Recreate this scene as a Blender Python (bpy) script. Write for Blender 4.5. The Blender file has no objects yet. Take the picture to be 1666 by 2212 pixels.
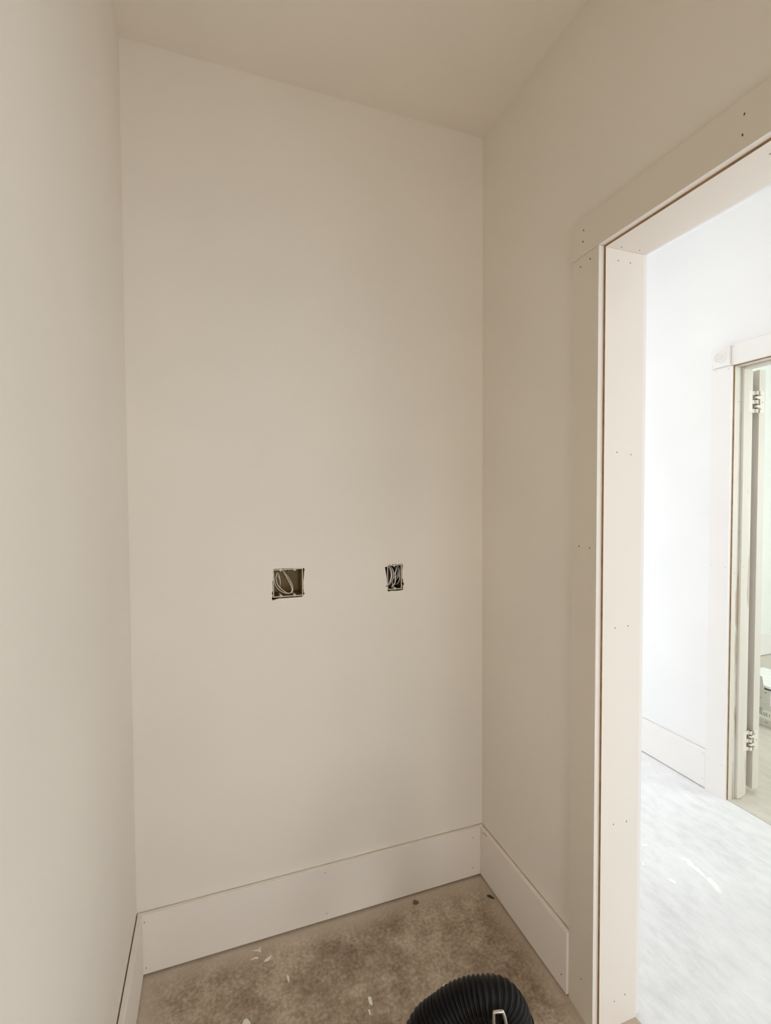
import bpy, bmesh, math, random
from mathutils import Vector, Matrix

random.seed(7)
scene = bpy.context.scene
COL = scene.collection

# ------------------------------------------------------------------ camera
cam_data = bpy.data.cameras.new('camera')
cam = bpy.data.objects.new('camera', cam_data)
COL.objects.link(cam)
cam_data.sensor_fit = 'VERTICAL'
cam_data.sensor_height = 24.0
cam_data.lens = 24.0 * 1043.89 / 2212.0
cam_data.clip_start = 0.02
R_ = Vector((0.9424313, -0.3343683, -0.0045986))
U_ = Vector((0.0143826, 0.0267914, 0.9995376))
F_ = Vector((0.3340904, 0.9420616, -0.0300581))
cam.matrix_world = Matrix(((R_.x, U_.x, -F_.x, 0.23687),
                           (R_.y, U_.y, -F_.y, -1.58331),
                           (R_.z, U_.z, -F_.z, 1.43184),
                           (0, 0, 0, 1)))
scene.camera = cam

# ------------------------------------------------------------------ sky, daylight, exposure
world = bpy.data.worlds.new('sky')
scene.world = world
world.use_nodes = True
bg = world.node_tree.nodes['Background']
bg.inputs['Color'].default_value = (0.80, 0.90, 1.0, 1)
bg.inputs['Strength'].default_value = 2.0


def area(name, loc, rot, sx, sy, power, color):
    d = bpy.data.lights.new(name, 'AREA')
    d.shape = 'RECTANGLE'
    d.size, d.size_y = sx, sy
    d.energy = power
    d.color = color
    o = bpy.data.objects.new(name, d)
    o.location = loc
    o.rotation_euler = rot
    COL.objects.link(o)
    return o


# daylight entering by the glazed door at the end of the hall, and by unseen windows
# added to brighten the small room, the hall and the far room
area('daylight_hall', (1.905, -4.70, 1.10), (math.radians(90), 0, 0), 0.96, 1.96, 3, (0.92, 0.96, 1.0))
area('fill_hall_side', (2.60, -2.30, 1.35), (0, math.radians(90), 0), 2.10, 1.50, 35, (0.94, 0.97, 1.0))
area('fill_small_room', (0.62, -3.01, 0.76), (math.radians(90), 0, 0), 0.66, 1.26, 26, (1.0, 0.98, 0.95))
area('fill_hall_end', (1.905, 1.68, 1.10), (math.radians(-90), 0, 0), 0.96, 1.96, 26, (0.97, 0.98, 1.0))
area('fill_far_room', (4.10, -1.72, 1.45), (math.radians(90), 0, 0), 1.16, 1.16, 88, (0.96, 1.0, 0.985))

vs = scene.view_settings
vs.view_transform = 'Standard'
vs.look = 'None'
vs.gamma = 1.0
vs.use_curve_mapping = False
vs.exposure = -0.80
scene.cycles.use_denoising = True
scene.cycles.use_light_tree = False
scene.cycles.use_adaptive_sampling = True
scene.cycles.adaptive_threshold = 0.03
scene.cycles.max_bounces = 14
scene.cycles.diffuse_bounces = 12
scene.cycles.transparent_max_bounces = 8
scene.cycles.sample_clamp_indirect = 6.0


# ------------------------------------------------------------------ materials
def new_mat(name):
    m = bpy.data.materials.new(name)
    m.use_nodes = True
    nt = m.node_tree
    b = nt.nodes['Principled BSDF']
    return m, nt, b


def N(nt, kind, **kw):
    n = nt.nodes.new(kind)
    for k, v in kw.items():
        if k in n.inputs.keys():
            n.inputs[k].default_value = v
        else:
            setattr(n, k, v)
    return n


def coords(nt, scale=(1, 1, 1), rot=(0, 0, 0)):
    g = nt.nodes.new('ShaderNodeNewGeometry')
    mp = nt.nodes.new('ShaderNodeMapping')
    mp.inputs['Scale'].default_value = scale
    mp.inputs['Rotation'].default_value = rot
    nt.links.new(g.outputs['Position'], mp.inputs['Vector'])
    return mp.outputs['Vector']


def ramp(nt, fac, stops):
    r = nt.nodes.new('ShaderNodeValToRGB')
    el = r.color_ramp.elements
    while len(el) < len(stops):
        el.new(0.5)
    for e, (p, c) in zip(el, stops):
        e.position = p
        e.color = (c[0], c[1], c[2], 1) if not isinstance(c, (int, float)) else (c, c, c, 1)
    nt.links.new(fac, r.inputs['Fac'])
    return r.outputs['Color']


def mixc(nt, fac, a, b):
    m = nt.nodes.new('ShaderNodeMix')
    m.data_type = 'RGBA'
    for s, v in ((m.inputs[0], fac), (m.inputs[6], a), (m.inputs[7], b)):
        if isinstance(v, (int, float)):
            s.default_value = v
        elif isinstance(v, tuple):
            s.default_value = (v[0], v[1], v[2], 1)
        else:
            nt.links.new(v, s)
    return m.outputs[2]


def math_n(nt, op, a, b=None, clamp=False):
    m = nt.nodes.new('ShaderNodeMath')
    m.operation = op
    m.use_clamp = clamp
    for s, v in ((m.inputs[0], a), (m.inputs[1], b)):
        if v is None:
            continue
        if isinstance(v, (int, float)):
            s.default_value = v
        else:
            nt.links.new(v, s)
    return m.outputs[0]


def noise(nt, vec, scale, detail=4, rough=0.55):
    n = nt.nodes.new('ShaderNodeTexNoise')
    n.inputs['Scale'].default_value = scale
    n.inputs['Detail'].default_value = detail
    n.inputs['Roughness'].default_value = rough
    nt.links.new(vec, n.inputs['Vector'])
    return n.outputs['Fac']


def add_bump(nt, b, height, strength, dist):
    bp = nt.nodes.new('ShaderNodeBump')
    bp.inputs['Strength'].default_value = strength
    bp.inputs['Distance'].default_value = dist
    nt.links.new(height, bp.inputs['Height'])
    nt.links.new(bp.outputs['Normal'], b.inputs['Normal'])


def paint(name, col, var=0.02, rough=0.85, bump=0.0, bscale=420.0):
    m, nt, b = new_mat(name)
    v = coords(nt)
    n1 = noise(nt, v, 2.2, 1)
    lo = tuple(c * (1 - var) for c in col)
    hi = tuple(min(1, c * (1 + var)) for c in col)
    c = ramp(nt, n1, [(0.3, lo), (0.7, hi)])
    nt.links.new(c, b.inputs['Base Color'])
    b.inputs['Roughness'].default_value = rough
    b.inputs['Specular IOR Level'].default_value = 0.25
    if bump:
        add_bump(nt, b, noise(nt, v, bscale, 0), bump, 0.0008)
    return m


def plain(name, col, rough=0.6, metal=0.0, spec=0.5, var=0.06, scale=60):
    m, nt, b = new_mat(name)
    v = coords(nt)
    c = ramp(nt, noise(nt, v, scale, 3), [(0.3, tuple(x * (1 - var) for x in col)), (0.7, tuple(min(1, x * (1 + var)) for x in col))])
    nt.links.new(c, b.inputs['Base Color'])
    b.inputs['Roughness'].default_value = rough
    b.inputs['Metallic'].default_value = metal
    b.inputs['Specular IOR Level'].default_value = spec
    return m


M = {}
M['wall'] = paint('warm_white_wall_paint', (0.80, 0.755, 0.685))
M['ceiling'] = paint('ceiling_paint', (0.785, 0.73, 0.645))
M['hall_wall'] = paint('hall_wall_paint', (0.85, 0.85, 0.85))
M['trim'] = paint('primed_trim', (0.82, 0.765, 0.705), var=0.012, rough=0.8, bump=0.08, bscale=160)
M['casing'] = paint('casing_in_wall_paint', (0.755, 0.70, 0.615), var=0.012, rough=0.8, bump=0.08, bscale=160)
M['trim_hall'] = paint('hall_trim', (0.85, 0.825, 0.81), var=0.012, rough=0.8, bump=0.08, bscale=160)
M['raw_wood'] = plain('raw_wood_edge', (0.34, 0.20, 0.09), 0.8, var=0.25, scale=40)
M['dark'] = plain('dark_hole', (0.06, 0.045, 0.03), 0.9)
M['stud'] = plain('stud_cavity', (0.12, 0.075, 0.04), 0.95, var=0.3)
M['gypsum'] = plain('torn_drywall_edge', (0.62, 0.55, 0.44), 0.95, var=0.15, scale=300)
M['box_plastic'] = plain('shaded_box_plastic', (0.26, 0.18, 0.07), 0.6)  # interior shade is in this colour, darker than the cream rim
M['box_shaded'] = plain('deep_shaded_box_plastic', (0.10, 0.065, 0.03), 0.6)  # same interior shade, painted deeper for the single box
M['pin'] = plain('shaded_hinge_pin', (0.05, 0.03, 0.015), 0.5)  # pin darkened to stand for the shaded crack between knuckles
M['box_rim'] = plain('cream_rim_plastic', (0.72, 0.65, 0.54), 0.5)
M['wire'] = plain('white_wire_jacket', (0.78, 0.72, 0.64), 0.45)
M['cable'] = plain('grey_white_cable_jacket', (0.72, 0.69, 0.64), 0.45)
M['hose'] = plain('black_ribbed_plastic', (0.004, 0.0028, 0.0026), 0.42, spec=0.22)
M['chrome'] = plain('silver_latch', (0.62, 0.58, 0.52), 0.28, metal=0.9)
M['flake'] = plain('white_paint_flake', (0.80, 0.77, 0.70), 0.7)
M['hall_paint'] = plain('white_spilt_paint', (0.93, 0.93, 0.92), 0.5)
M['chip'] = plain('brown_wood_chip', (0.20, 0.13, 0.075), 0.9, var=0.3)
M['carton'] = plain('white_carton_board', (0.66, 0.64, 0.61), 0.8, var=0.03)
M['carton_side'] = plain('white_carton_light', (0.76, 0.76, 0.74), 0.8, var=0.03)
M['tape'] = plain('white_label_tape', (0.84, 0.85, 0.82), 0.5, var=0.02)
M['ink'] = plain('black_marker_ink', (0.02, 0.018, 0.016), 0.7)
M['print'] = plain('grey_print', (0.22, 0.21, 0.20), 0.7)
M['foam'] = plain('white_packing_foam', (0.88, 0.90, 0.88), 0.8)
M['door'] = paint('door_paint', (0.70, 0.67, 0.61), var=0.02, rough=0.5, bump=0.1, bscale=120)
M['hinge'] = plain('paint_splashed_hinge', (0.78, 0.74, 0.67), 0.45, var=0.1, scale=220)
M['frame'] = plain('white_window_frame', (0.85, 0.85, 0.84), 0.4)
M['far_wall'] = paint('far_room_paint', (0.84, 0.86, 0.84))


def make_floor_pantry():
    m, nt, b = new_mat('tan_concrete_slab')
    v = coords(nt)
    big = noise(nt, v, 3.2, 6, 0.6)
    mid = noise(nt, v, 14, 6, 0.62)
    fine = noise(nt, v, 90, 4, 0.6)
    mixv = math_n(nt, 'ADD', math_n(nt, 'MULTIPLY', big, 0.36), math_n(nt, 'ADD', math_n(nt, 'MULTIPLY', mid, 0.34), math_n(nt, 'MULTIPLY', fine, 0.30)))
    c = ramp(nt, mixv, [(0.38, (0.15, 0.105, 0.067)), (0.46, (0.28, 0.212, 0.148)), (0.53, (0.40, 0.32, 0.238)), (0.64, (0.62, 0.53, 0.43))])
    # lighter band with a ragged edge along the boards
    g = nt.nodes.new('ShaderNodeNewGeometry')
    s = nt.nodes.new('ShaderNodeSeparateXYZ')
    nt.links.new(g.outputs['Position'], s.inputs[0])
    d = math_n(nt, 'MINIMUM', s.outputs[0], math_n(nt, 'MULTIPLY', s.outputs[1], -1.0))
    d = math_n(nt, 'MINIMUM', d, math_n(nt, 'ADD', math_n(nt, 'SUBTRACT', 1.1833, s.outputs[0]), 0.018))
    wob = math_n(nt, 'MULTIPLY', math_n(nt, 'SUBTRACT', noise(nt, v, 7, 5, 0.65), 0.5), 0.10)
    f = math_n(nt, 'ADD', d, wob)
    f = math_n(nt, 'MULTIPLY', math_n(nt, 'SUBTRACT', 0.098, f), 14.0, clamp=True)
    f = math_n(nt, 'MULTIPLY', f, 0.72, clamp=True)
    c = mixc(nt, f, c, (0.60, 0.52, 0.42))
    # light scuffs
    sc = coords(nt, (9, 30, 1), (0, 0, 0.6))
    sf = ramp(nt, noise(nt, sc, 1.0, 6, 0.7), [(0.60, 0.0), (0.72, 0.45)])
    c = mixc(nt, sf, c, (0.46, 0.39, 0.31))
    nt.links.new(c, b.inputs['Base Color'])
    b.inputs['Roughness'].default_value = 0.62
    b.inputs['Specular IOR Level'].default_value = 0.35
    add_bump(nt, b, mixv, 0.25, 0.004)
    return m


def make_floor_hall(name, c0, c1, c2):
    m, nt, b = new_mat(name)
    v = coords(nt)
    vs_ = coords(nt, (3.2, 1.3, 1), (0, 0, 0.15))
    streak = noise(nt, vs_, 8.0, 9, 0.72)
    big = noise(nt, v, 2.2, 4)
    k = math_n(nt, 'ADD', math_n(nt, 'MULTIPLY', streak, 0.65), math_n(nt, 'MULTIPLY', big, 0.35))
    c = ramp(nt, k, [(0.33, c0), (0.50, c1), (0.66, c2)])
    mk = coords(nt, (40, 10, 1), (0, 0, 0.35))
    mf = ramp(nt, noise(nt, mk, 1.0, 4, 0.6), [(0.68, 0.0), (0.76, 0.35)])
    c = mixc(nt, mf, c, tuple(x * 0.72 for x in c0))
    nt.links.new(c, b.inputs['Base Color'])
    b.inputs['Roughness'].default_value = 0.6
    add_bump(nt, b, streak, 0.12, 0.003)
    return m


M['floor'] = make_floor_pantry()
M['floor_hall'] = make_floor_hall('pale_grey_concrete', (0.66, 0.665, 0.67), (0.78, 0.785, 0.795), (0.85, 0.855, 0.86))
M['floor_far'] = make_floor_hall('olive_grey_concrete', (0.56, 0.52, 0.455), (0.645, 0.605, 0.535), (0.71, 0.675, 0.61))


def make_jamb_worn():
    # primed far jamb with patches of bare wood beside the stop
    m, nt, b = new_mat('worn_primed_jamb')
    v = coords(nt, (22, 22, 3.0))
    g = nt.nodes.new('ShaderNodeNewGeometry')
    s = nt.nodes.new('ShaderNodeSeparateXYZ')
    nt.links.new(g.outputs['Position'], s.inputs[0])
    near = math_n(nt, 'MULTIPLY', math_n(nt, 'SUBTRACT', s.outputs[0], 2.506), 55.0, clamp=True)
    low = math_n(nt, 'MULTIPLY', math_n(nt, 'SUBTRACT', 1.62, s.outputs[2]), 6.0, clamp=True)
    nn = noise(nt, v, 1.0, 4, 0.5)
    k = math_n(nt, 'MULTIPLY', math_n(nt, 'MULTIPLY', near, low), nn)
    f = ramp(nt, k, [(0.50, 0.0), (0.54, 0.8)])
    c = mixc(nt, f, (0.70, 0.67, 0.61), (0.50, 0.38, 0.27))
    nt.links.new(c, b.inputs['Base Color'])
    b.inputs['Roughness'].default_value = 0.55
    return m


M['jamb_far'] = make_jamb_worn()


def make_glass():
    m = bpy.data.materials.new('window_glass')
    m.use_nodes = True
    nt = m.node_tree
    nt.nodes.remove(nt.nodes['Principled BSDF'])
    t = nt.nodes.new('ShaderNodeBsdfTransparent')
    g = nt.nodes.new('ShaderNodeBsdfGlossy')
    g.inputs['Roughness'].default_value = 0.02
    mx = nt.nodes.new('ShaderNodeMixShader')
    mx.inputs[0].default_value = 0.06
    nt.links.new(t.outputs[0], mx.inputs[1])
    nt.links.new(g.outputs[0], mx.inputs[2])
    nt.links.new(mx.outputs[0], nt.nodes['Material Output'].inputs['Surface'])
    return m


M['glass'] = make_glass()


def make_emit(name, col, s):
    m, nt, b = new_mat(name)
    b.inputs['Base Color'].default_value = (0.8, 0.8, 0.8, 1)
    b.inputs['Emission Color'].default_value = (*col, 1)
    b.inputs['Emission Strength'].default_value = s
    return m


# ------------------------------------------------------------------ geometry helpers
def link(name, me, mat, parent=None):
    o = bpy.data.objects.new(name, me)
    COL.objects.link(o)
    mats = mat if isinstance(mat, (list, tuple)) else [mat]
    for mm in mats:
        me.materials.append(mm)
    if parent is not None:
        o.parent = parent
        o.matrix_parent_inverse = parent.matrix_world.inverted()
    return o


def from_bm(name, bm, mat, parent=None, smooth=False):
    bmesh.ops.recalc_face_normals(bm, faces=bm.faces[:])
    me = bpy.data.meshes.new(name)
    if smooth:
        for f in bm.faces:
            f.smooth = True
    bm.to_mesh(me)
    bm.free()
    return link(name, me, mat, parent)


def add_box(bm, x0, x1, y0, y1, z0, z1):
    r = bmesh.ops.create_cube(bm, size=1.0)
    bmesh.ops.scale(bm, vec=(x1 - x0, y1 - y0, z1 - z0), verts=r['verts'])
    bmesh.ops.translate(bm, vec=((x0 + x1) / 2, (y0 + y1) / 2, (z0 + z1) / 2), verts=r['verts'])
    return r['verts']


def box(name, x0, x1, y0, y1, z0, z1, mat, parent=None, bev=0.0):
    x0, x1 = min(x0, x1), max(x0, x1)
    y0, y1 = min(y0, y1), max(y0, y1)
    z0, z1 = min(z0, z1), max(z0, z1)
    bm = bmesh.new()
    add_box(bm, x0, x1, y0, y1, z0, z1)
    if bev:
        bmesh.ops.bevel(bm, geom=bm.edges[:], offset=bev, segments=2, affect='EDGES', profile=0.5)
    return from_bm(name, bm, mat, parent)


def prism(name, pts, axis, a0, a1, mat, parent=None):
    """polygon pts (in the two other axes, in order) extruded along axis from a0 to a1"""
    bm = bmesh.new()

    def put(p, a):
        if axis == 'x':
            return (a, p[0], p[1])
        if axis == 'y':
            return (p[0], a, p[1])
        return (p[0], p[1], a)
    va = [bm.verts.new(put(p, a0)) for p in pts]
    vb = [bm.verts.new(put(p, a1)) for p in pts]
    n = len(pts)
    bm.faces.new(va)
    bm.faces.new(vb[::-1])
    for i in range(n):
        bm.faces.new((va[i], vb[i], vb[(i + 1) % n], va[(i + 1) % n]))
    return from_bm(name, bm, mat, parent)


def plate_with_holes(name, outer, holes, y0, y1, mat, parent=None):
    """a board in the x-z plane with holes through it; material 1 on the hole edges"""
    bm = bmesh.new()
    loops = []
    for lp in [outer] + holes:
        vv = [bm.verts.new((p[0], y0, p[1])) for p in lp]
        for i in range(len(vv)):
            bm.edges.new((vv[i], vv[(i + 1) % len(vv)]))
        loops.append(vv)
    bmesh.ops.triangle_fill(bm, use_beauty=True, use_dissolve=False, edges=bm.edges[:])
    faces = bm.faces[:]
    ext = bmesh.ops.extrude_face_region(bm, geom=faces, use_keep_orig=True)
    vs_ = [g for g in ext['geom'] if isinstance(g, bmesh.types.BMVert)]
    bmesh.ops.translate(bm, vec=(0, y1 - y0, 0), verts=vs_)
    bmesh.ops.recalc_face_normals(bm, faces=bm.faces[:])
    for f in bm.faces:
        if abs(f.normal.y) < 0.3:
            c = f.calc_center_median()
            if 0.3 < c.x < 1.0 and 1.0 < c.z < 1.3:
                f.material_index = 1
    return from_bm(name, bm, mat, parent)


def smooth_path(pts, n):
    """Catmull-Rom through pts"""
    P = [Vector(p) for p in pts]
    P = [P[0] * 2 - P[1]] + P + [P[-1] * 2 - P[-2]]
    out = []
    for i in range(1, len(P) - 2):
        for k in range(n):
            t = k / n
            a, b, c, d = P[i - 1], P[i], P[i + 1], P[i + 2]
            out.append(0.5 * ((2 * b) + (c - a) * t + (2 * a - 5 * b + 4 * c - d) * t * t + (3 * b - a - 3 * c + d) * t ** 3))
    out.append(P[-2])
    return out


def resample(path, step):
    out = [path[0].copy()]
    acc = 0.0
    for a, b in zip(path, path[1:]):
        L = (b - a).length
        while acc + L >= step:
            t = (step - acc) / L
            a = a.lerp(b, t)
            out.append(a.copy())
            L = (b - a).length
            acc = 0.0
        acc += L
    return out


def tube_bm(bm, path, radius, seg=10, caps=True):
    """radius: number or function(index)"""
    n = len(path)
    t0 = (path[1] - path[0]).normalized()
    ref = Vector((0, 0, 1)) if abs(t0.z) < 0.9 else Vector((1, 0, 0))
    nrm = (ref - t0 * ref.dot(t0)).normalized()
    rings = []
    for i, p in enumerate(path):
        t = (path[min(i + 1, n - 1)] - path[max(i - 1, 0)]).normalized()
        nrm = (nrm - t * nrm.dot(t)).normalized()
        bn = t.cross(nrm)
        r = radius(i) if callable(radius) else radius
        rings.append([bm.verts.new(p + (nrm * math.cos(2 * math.pi * k / seg) + bn * math.sin(2 * math.pi * k / seg)) * r) for k in range(seg)])
    for a, b in zip(rings, rings[1:]):
        for k in range(seg):
            bm.faces.new((a[k], a[(k + 1) % seg], b[(k + 1) % seg], b[k]))
    if caps:
        bm.faces.new(rings[0][::-1])
        bm.faces.new(rings[-1])


def tube(name, pts, radius, mat, parent=None, seg=10, n=8):
    bm = bmesh.new()
    tube_bm(bm, smooth_path(pts, n), radius, seg)
    return from_bm(name, bm, mat, parent, smooth=True)


def lathe_x(name, prof, cy, cz, mat, parent, seg=40):
    """profile (x, r) revolved about an axis parallel to x"""
    bm = bmesh.new()
    rings = []
    for x, r in prof:
        rings.append([bm.verts.new((x, cy + r * math.cos(2 * math.pi * k / seg), cz + r * math.sin(2 * math.pi * k / seg))) for k in range(seg)])
    for a, b in zip(rings, rings[1:]):
        for k in range(seg):
            bm.faces.new((a[k], a[(k + 1) % seg], b[(k + 1) % seg], b[k]))
    bm.faces.new(rings[0])
    bm.faces.new(rings[-1])
    return from_bm(name, bm, mat, parent, smooth=True)


def cyl_bm(bm, c, r, h, axis='z', seg=20):
    rot = Matrix.Identity(4)
    if axis == 'x':
        rot = Matrix.Rotation(math.pi / 2, 4, 'Y')
    if axis == 'y':
        rot = Matrix.Rotation(math.pi / 2, 4, 'X')
    bmesh.ops.create_cone(bm, cap_ends=True, segments=seg, radius1=r, radius2=r, depth=h, matrix=Matrix.Translation(c) @ rot)


def empty(name, loc):
    o = bpy.data.objects.new(name, None)
    COL.objects.link(o)
    o.location = loc
    o.empty_display_size = 0.05
    bpy.context.view_layer.update()
    return o


def tag(o, label, cat, group=None):
    o['label'] = label
    o['category'] = cat
    if group:
        o['group'] = group
    return o


def struct(o, label, cat):
    o['kind'] = 'structure'
    o['label'] = label
    o['category'] = cat
    return o


def nail_holes(name, pts, parent, normal, r=0.0016, tall=1.7):
    """small dark dents left by the nail gun: pts on the face, normal the axis letter with sign"""
    bm = bmesh.new()
    ax = normal[1]
    sg = 1 if normal[0] == '+' else -1
    for p in pts:
        a = random.uniform(-0.5, 0.5)
        n0 = len(bm.verts)
        cyl_bm(bm, Vector((0, 0, 0)), r, 0.0006, 'z', 8)
        bm.verts.ensure_lookup_table()
        vv = bm.verts[n0:]
        bmesh.ops.scale(bm, vec=(0.8, tall, 1), verts=vv)
        rot = Matrix.Rotation(a, 4, 'Z')
        if ax == 'x':
            rot = Matrix.Rotation(math.pi / 2, 4, 'Y') @ Matrix.Rotation(math.pi / 2 + a, 4, 'Z')
        if ax == 'y':
            rot = Matrix.Rotation(math.pi / 2, 4, 'X') @ Matrix.Rotation(a, 4, 'Z')
        off = Vector((0, 0, 0))
        off['xyz'.index(ax)] = 0.0002 * sg
        bmesh.ops.transform(bm, matrix=Matrix.Translation(Vector(p) + off) @ rot, verts=vv)
    o = from_bm(name, bm, M['dark'], parent)
    o['kind'] = 'stuff'
    return o


# ------------------------------------------------------------------ dimensions (metres)
W = 1.1833          # width of the small room
H = 2.743           # ceiling
XH = 1.3101         # hall face of the partition
XF = 2.4963         # far wall of the hall
XR = 2.6133         # its far-room face
YE = -4.60          # glazed end of the hall
YN = 1.60           # other end of the hall
YB = -2.90          # wall behind the photographer
JY = -0.5975        # jamb face of the cased opening
JY2 = -2.2000  # unseen end of the opening, set back to admit more hall light
JZ = 2.0650
CO = -0.4918        # outer edge of casing
CI = -0.5916        # inner edge of casing
CW = CI - CO
BH, BT, GAP = 0.1887, 0.0140, 0.0036

# ------------------------------------------------------------------ structure: small room
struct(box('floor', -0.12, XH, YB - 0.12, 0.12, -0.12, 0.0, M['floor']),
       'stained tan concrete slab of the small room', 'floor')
struct(box('floor_hall', XH, XF + 0.0, YE - 0.2, YN + 0.12, -0.12, 0.0, M['floor_hall']),
       'bright pale concrete slab of the hall outside the cased opening', 'floor')
struct(box('floor_far', XF + 0.004, 6.12, -1.72, 1.47, -0.12, 0.0, M['floor_far']),
       'olive grey concrete slab beyond the far doorway', 'floor')
struct(box('ceiling', -0.12, XH, YB - 0.12, 0.12, H, H + 0.12, M['ceiling']),
       'warm white painted ceiling of the small room', 'ceiling')
struct(box('ceiling_hall', XH, XR, YE - 0.2, YN + 0.12, H, H + 0.12, M['hall_wall']),
       'white ceiling of the hall', 'ceiling')
struct(box('ceiling_far', XR, 6.12, -1.72, 1.47, H, H + 0.12, M['far_wall']),
       'white ceiling of the far room', 'ceiling')
struct(box('wall_left', -0.12, 0.0, YB - 0.12, 0.12, 0.0, H, M['wall']),
       'smooth off-white wall along the left side of the small room', 'wall')
struct(plate_with_holes('wall_front', [(0, 0), (W, 0), (W, H), (0, H)], [[(0.27, 0.10), (0.97, 0.10), (0.97, 1.42), (0.27, 1.42)]], YB - 0.12, YB, [M['wall'], M['wall']]),
       'off-white wall closing the small room behind the photographer', 'wall')

HOLE1 = [(0.4129, 1.2017), (0.4192, 1.2029), (0.4307, 1.2025), (0.4422, 1.2031), (0.4561, 1.2021), (0.4724, 1.2024), (0.4959, 1.2014), (0.5102, 1.2012), (0.5151, 1.1974), (0.513, 1.1849), (0.5123, 1.1707), (0.5107, 1.1588), (0.5098, 1.1481), (0.5106, 1.1433), (0.5100, 1.1314), (0.5118, 1.1276), (0.5112, 1.1205), (0.5147, 1.1172), (0.5117, 1.1127), (0.5057, 1.1062), (0.4902, 1.1055), (0.4714, 1.1060), (0.4504, 1.1056), (0.4319, 1.1062), (0.4192, 1.1035), (0.41, 1.1010), (0.4078, 1.1078), (0.4108, 1.1158), (0.4083, 1.1254), (0.4115, 1.1321), (0.4112, 1.1439), (0.4108, 1.1556), (0.4100, 1.1604), (0.4122, 1.1672), (0.4120, 1.1766), (0.4130, 1.1858), (0.4118, 1.1918)]
HOLE2 = [(0.7952, 1.1892), (0.8037, 1.1903), (0.8031, 1.1941), (0.8111, 1.1939), (0.8088, 1.1986), (0.8157, 1.1956), (0.8225, 1.1942), (0.8214, 1.1996), (0.8294, 1.196), (0.8351, 1.1989), (0.8386, 1.196), (0.8489, 1.1971), (0.8605, 1.1971), (0.8628, 1.1899), (0.8604, 1.1738), (0.8598, 1.1565), (0.8600, 1.1457), (0.8649, 1.1388), (0.8620, 1.1363), (0.8684, 1.1233), (0.8635, 1.1215), (0.8630, 1.1043), (0.8497, 1.1030), (0.829, 1.1030), (0.8244, 1.1045), (0.8061, 1.1024), (0.8035, 1.1093), (0.8050, 1.1166), (0.7983, 1.1236), (0.8040, 1.1241), (0.8030, 1.1372), (0.8015, 1.1545), (0.7985, 1.1707)]
wall_back = plate_with_holes('wall_back', [(0, 0), (W, 0), (W, H), (0, H)], [HOLE1, HOLE2], 0.0, 0.0127, [M['wall'], M['gypsum']])
struct(wall_back, 'off-white end wall with two ragged cut-outs for electrical boxes', 'wall')
box('stud_cavity_back', 0.0, W, 0.105, 0.12, 0.0, H, M['stud'], wall_back)

ro = 0.018
wall_right = prism('wall_right', [(0.12, 0), (0.12, H), (YB - 0.12, H), (YB - 0.12, 0), (JY2 - ro, 0), (JY2 - ro, JZ + ro), (JY + ro, JZ + ro), (JY + ro, 0)],
                   'x', W, XH, M['wall'])
struct(wall_right, 'off-white partition on the right with the wide cased opening', 'wall')
struct(prism('wall_hall_near', [(0.12, 0), (YN + 0.12, 0), (YN + 0.12, H), (0.12, H)], 'x', XH - 0.12, XH, M['hall_wall']),
       'white hall wall continuing past the small room', 'wall')
struct(prism('wall_hall_side', [(YB - 0.12, 0), (YE - 0.2, 0), (YE - 0.2, H), (YB - 0.12, H)], 'x', XH - 0.12, XH, M['hall_wall']),
       'white hall wall leading to the glazed end door', 'wall')
struct(plate_with_holes('wall_hall_end', [(XH, 0), (XF, 0), (XF, H), (XH, H)], [[(1.405, 0.08), (2.405, 0.08), (2.405, 2.12), (1.405, 2.12)]], YN, YN + 0.12, [M['hall_wall'], M['hall_wall']]),
       'white wall closing the hall past the far doorway', 'wall')

# far wall of the hall with the far doorway
FJ = -0.0160        # jamb face
FJ2 = -0.8060
FJZ = 2.0250
wall_hall = prism('wall_hall_far', [(YN + 0.12, 0), (YN + 0.12, H), (YE - 0.2, H), (YE - 0.2, 0), (-3.10, 0), (-3.10, 2.42), (-1.50, 2.42), (-1.50, 0), (FJ2 - ro, 0), (FJ2 - ro, FJZ + ro), (FJ + ro, FJZ + ro), (FJ + ro, 0)],
                  'x', XF, XR, M['hall_wall'])
struct(wall_hall, 'bright white hall wall holding the far doorway', 'wall')
# glazed end of the hall
struct(plate_with_holes('wall_hall_glazed', [(XH, 0), (XF, 0), (XF, H), (XH, H)], [[(1.405, 0.08), (2.405, 0.08), (2.405, 2.12), (1.405, 2.12)]], YE - 0.12, YE, [M['hall_wall'], M['hall_wall']]),
       'white end wall of the hall around the glazed door', 'wall')


def window(name, x0, x1, z0, z1, y, label):
    e = empty(name, ((x0 + x1) / 2, y, z0))
    w = 0.05
    box('frame_stile', x0, x0 + w, y - 0.06, y, z0, z1, M['frame'], e, 0.003)
    box('frame_stile', x1 - w, x1, y - 0.06, y, z0, z1, M['frame'], e, 0.003)
    box('frame_rail', x0 + w, x1 - w, y - 0.06, y, z0, z0 + w, M['frame'], e, 0.003)
    box('frame_rail', x0 + w, x1 - w, y - 0.06, y, z1 - w, z1, M['frame'], e, 0.003)
    box('pane', x0 + w, x1 - w, y - 0.034, y - 0.028, z0 + w, z1 - w, M['glass'], e)
    struct(e, label, 'window')
    return e


window('added_window_4', 0.272, 0.968, 0.102, 1.418, YB - 0.03, 'low white framed window added behind the photographer for fill light')  # unseen window, added to fill the right wall and corner
window('added_window_5', 1.407, 2.403, 0.082, 2.118, YN + 0.065, 'tall white framed glazing added unseen in the hall past the far doorway')  # unseen glazing, added to light the lower hall wall
window('window_1', 1.407, 2.403, 0.082, 2.118, YE - 0.005, 'tall white framed glazing at the end of the hall')


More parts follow.
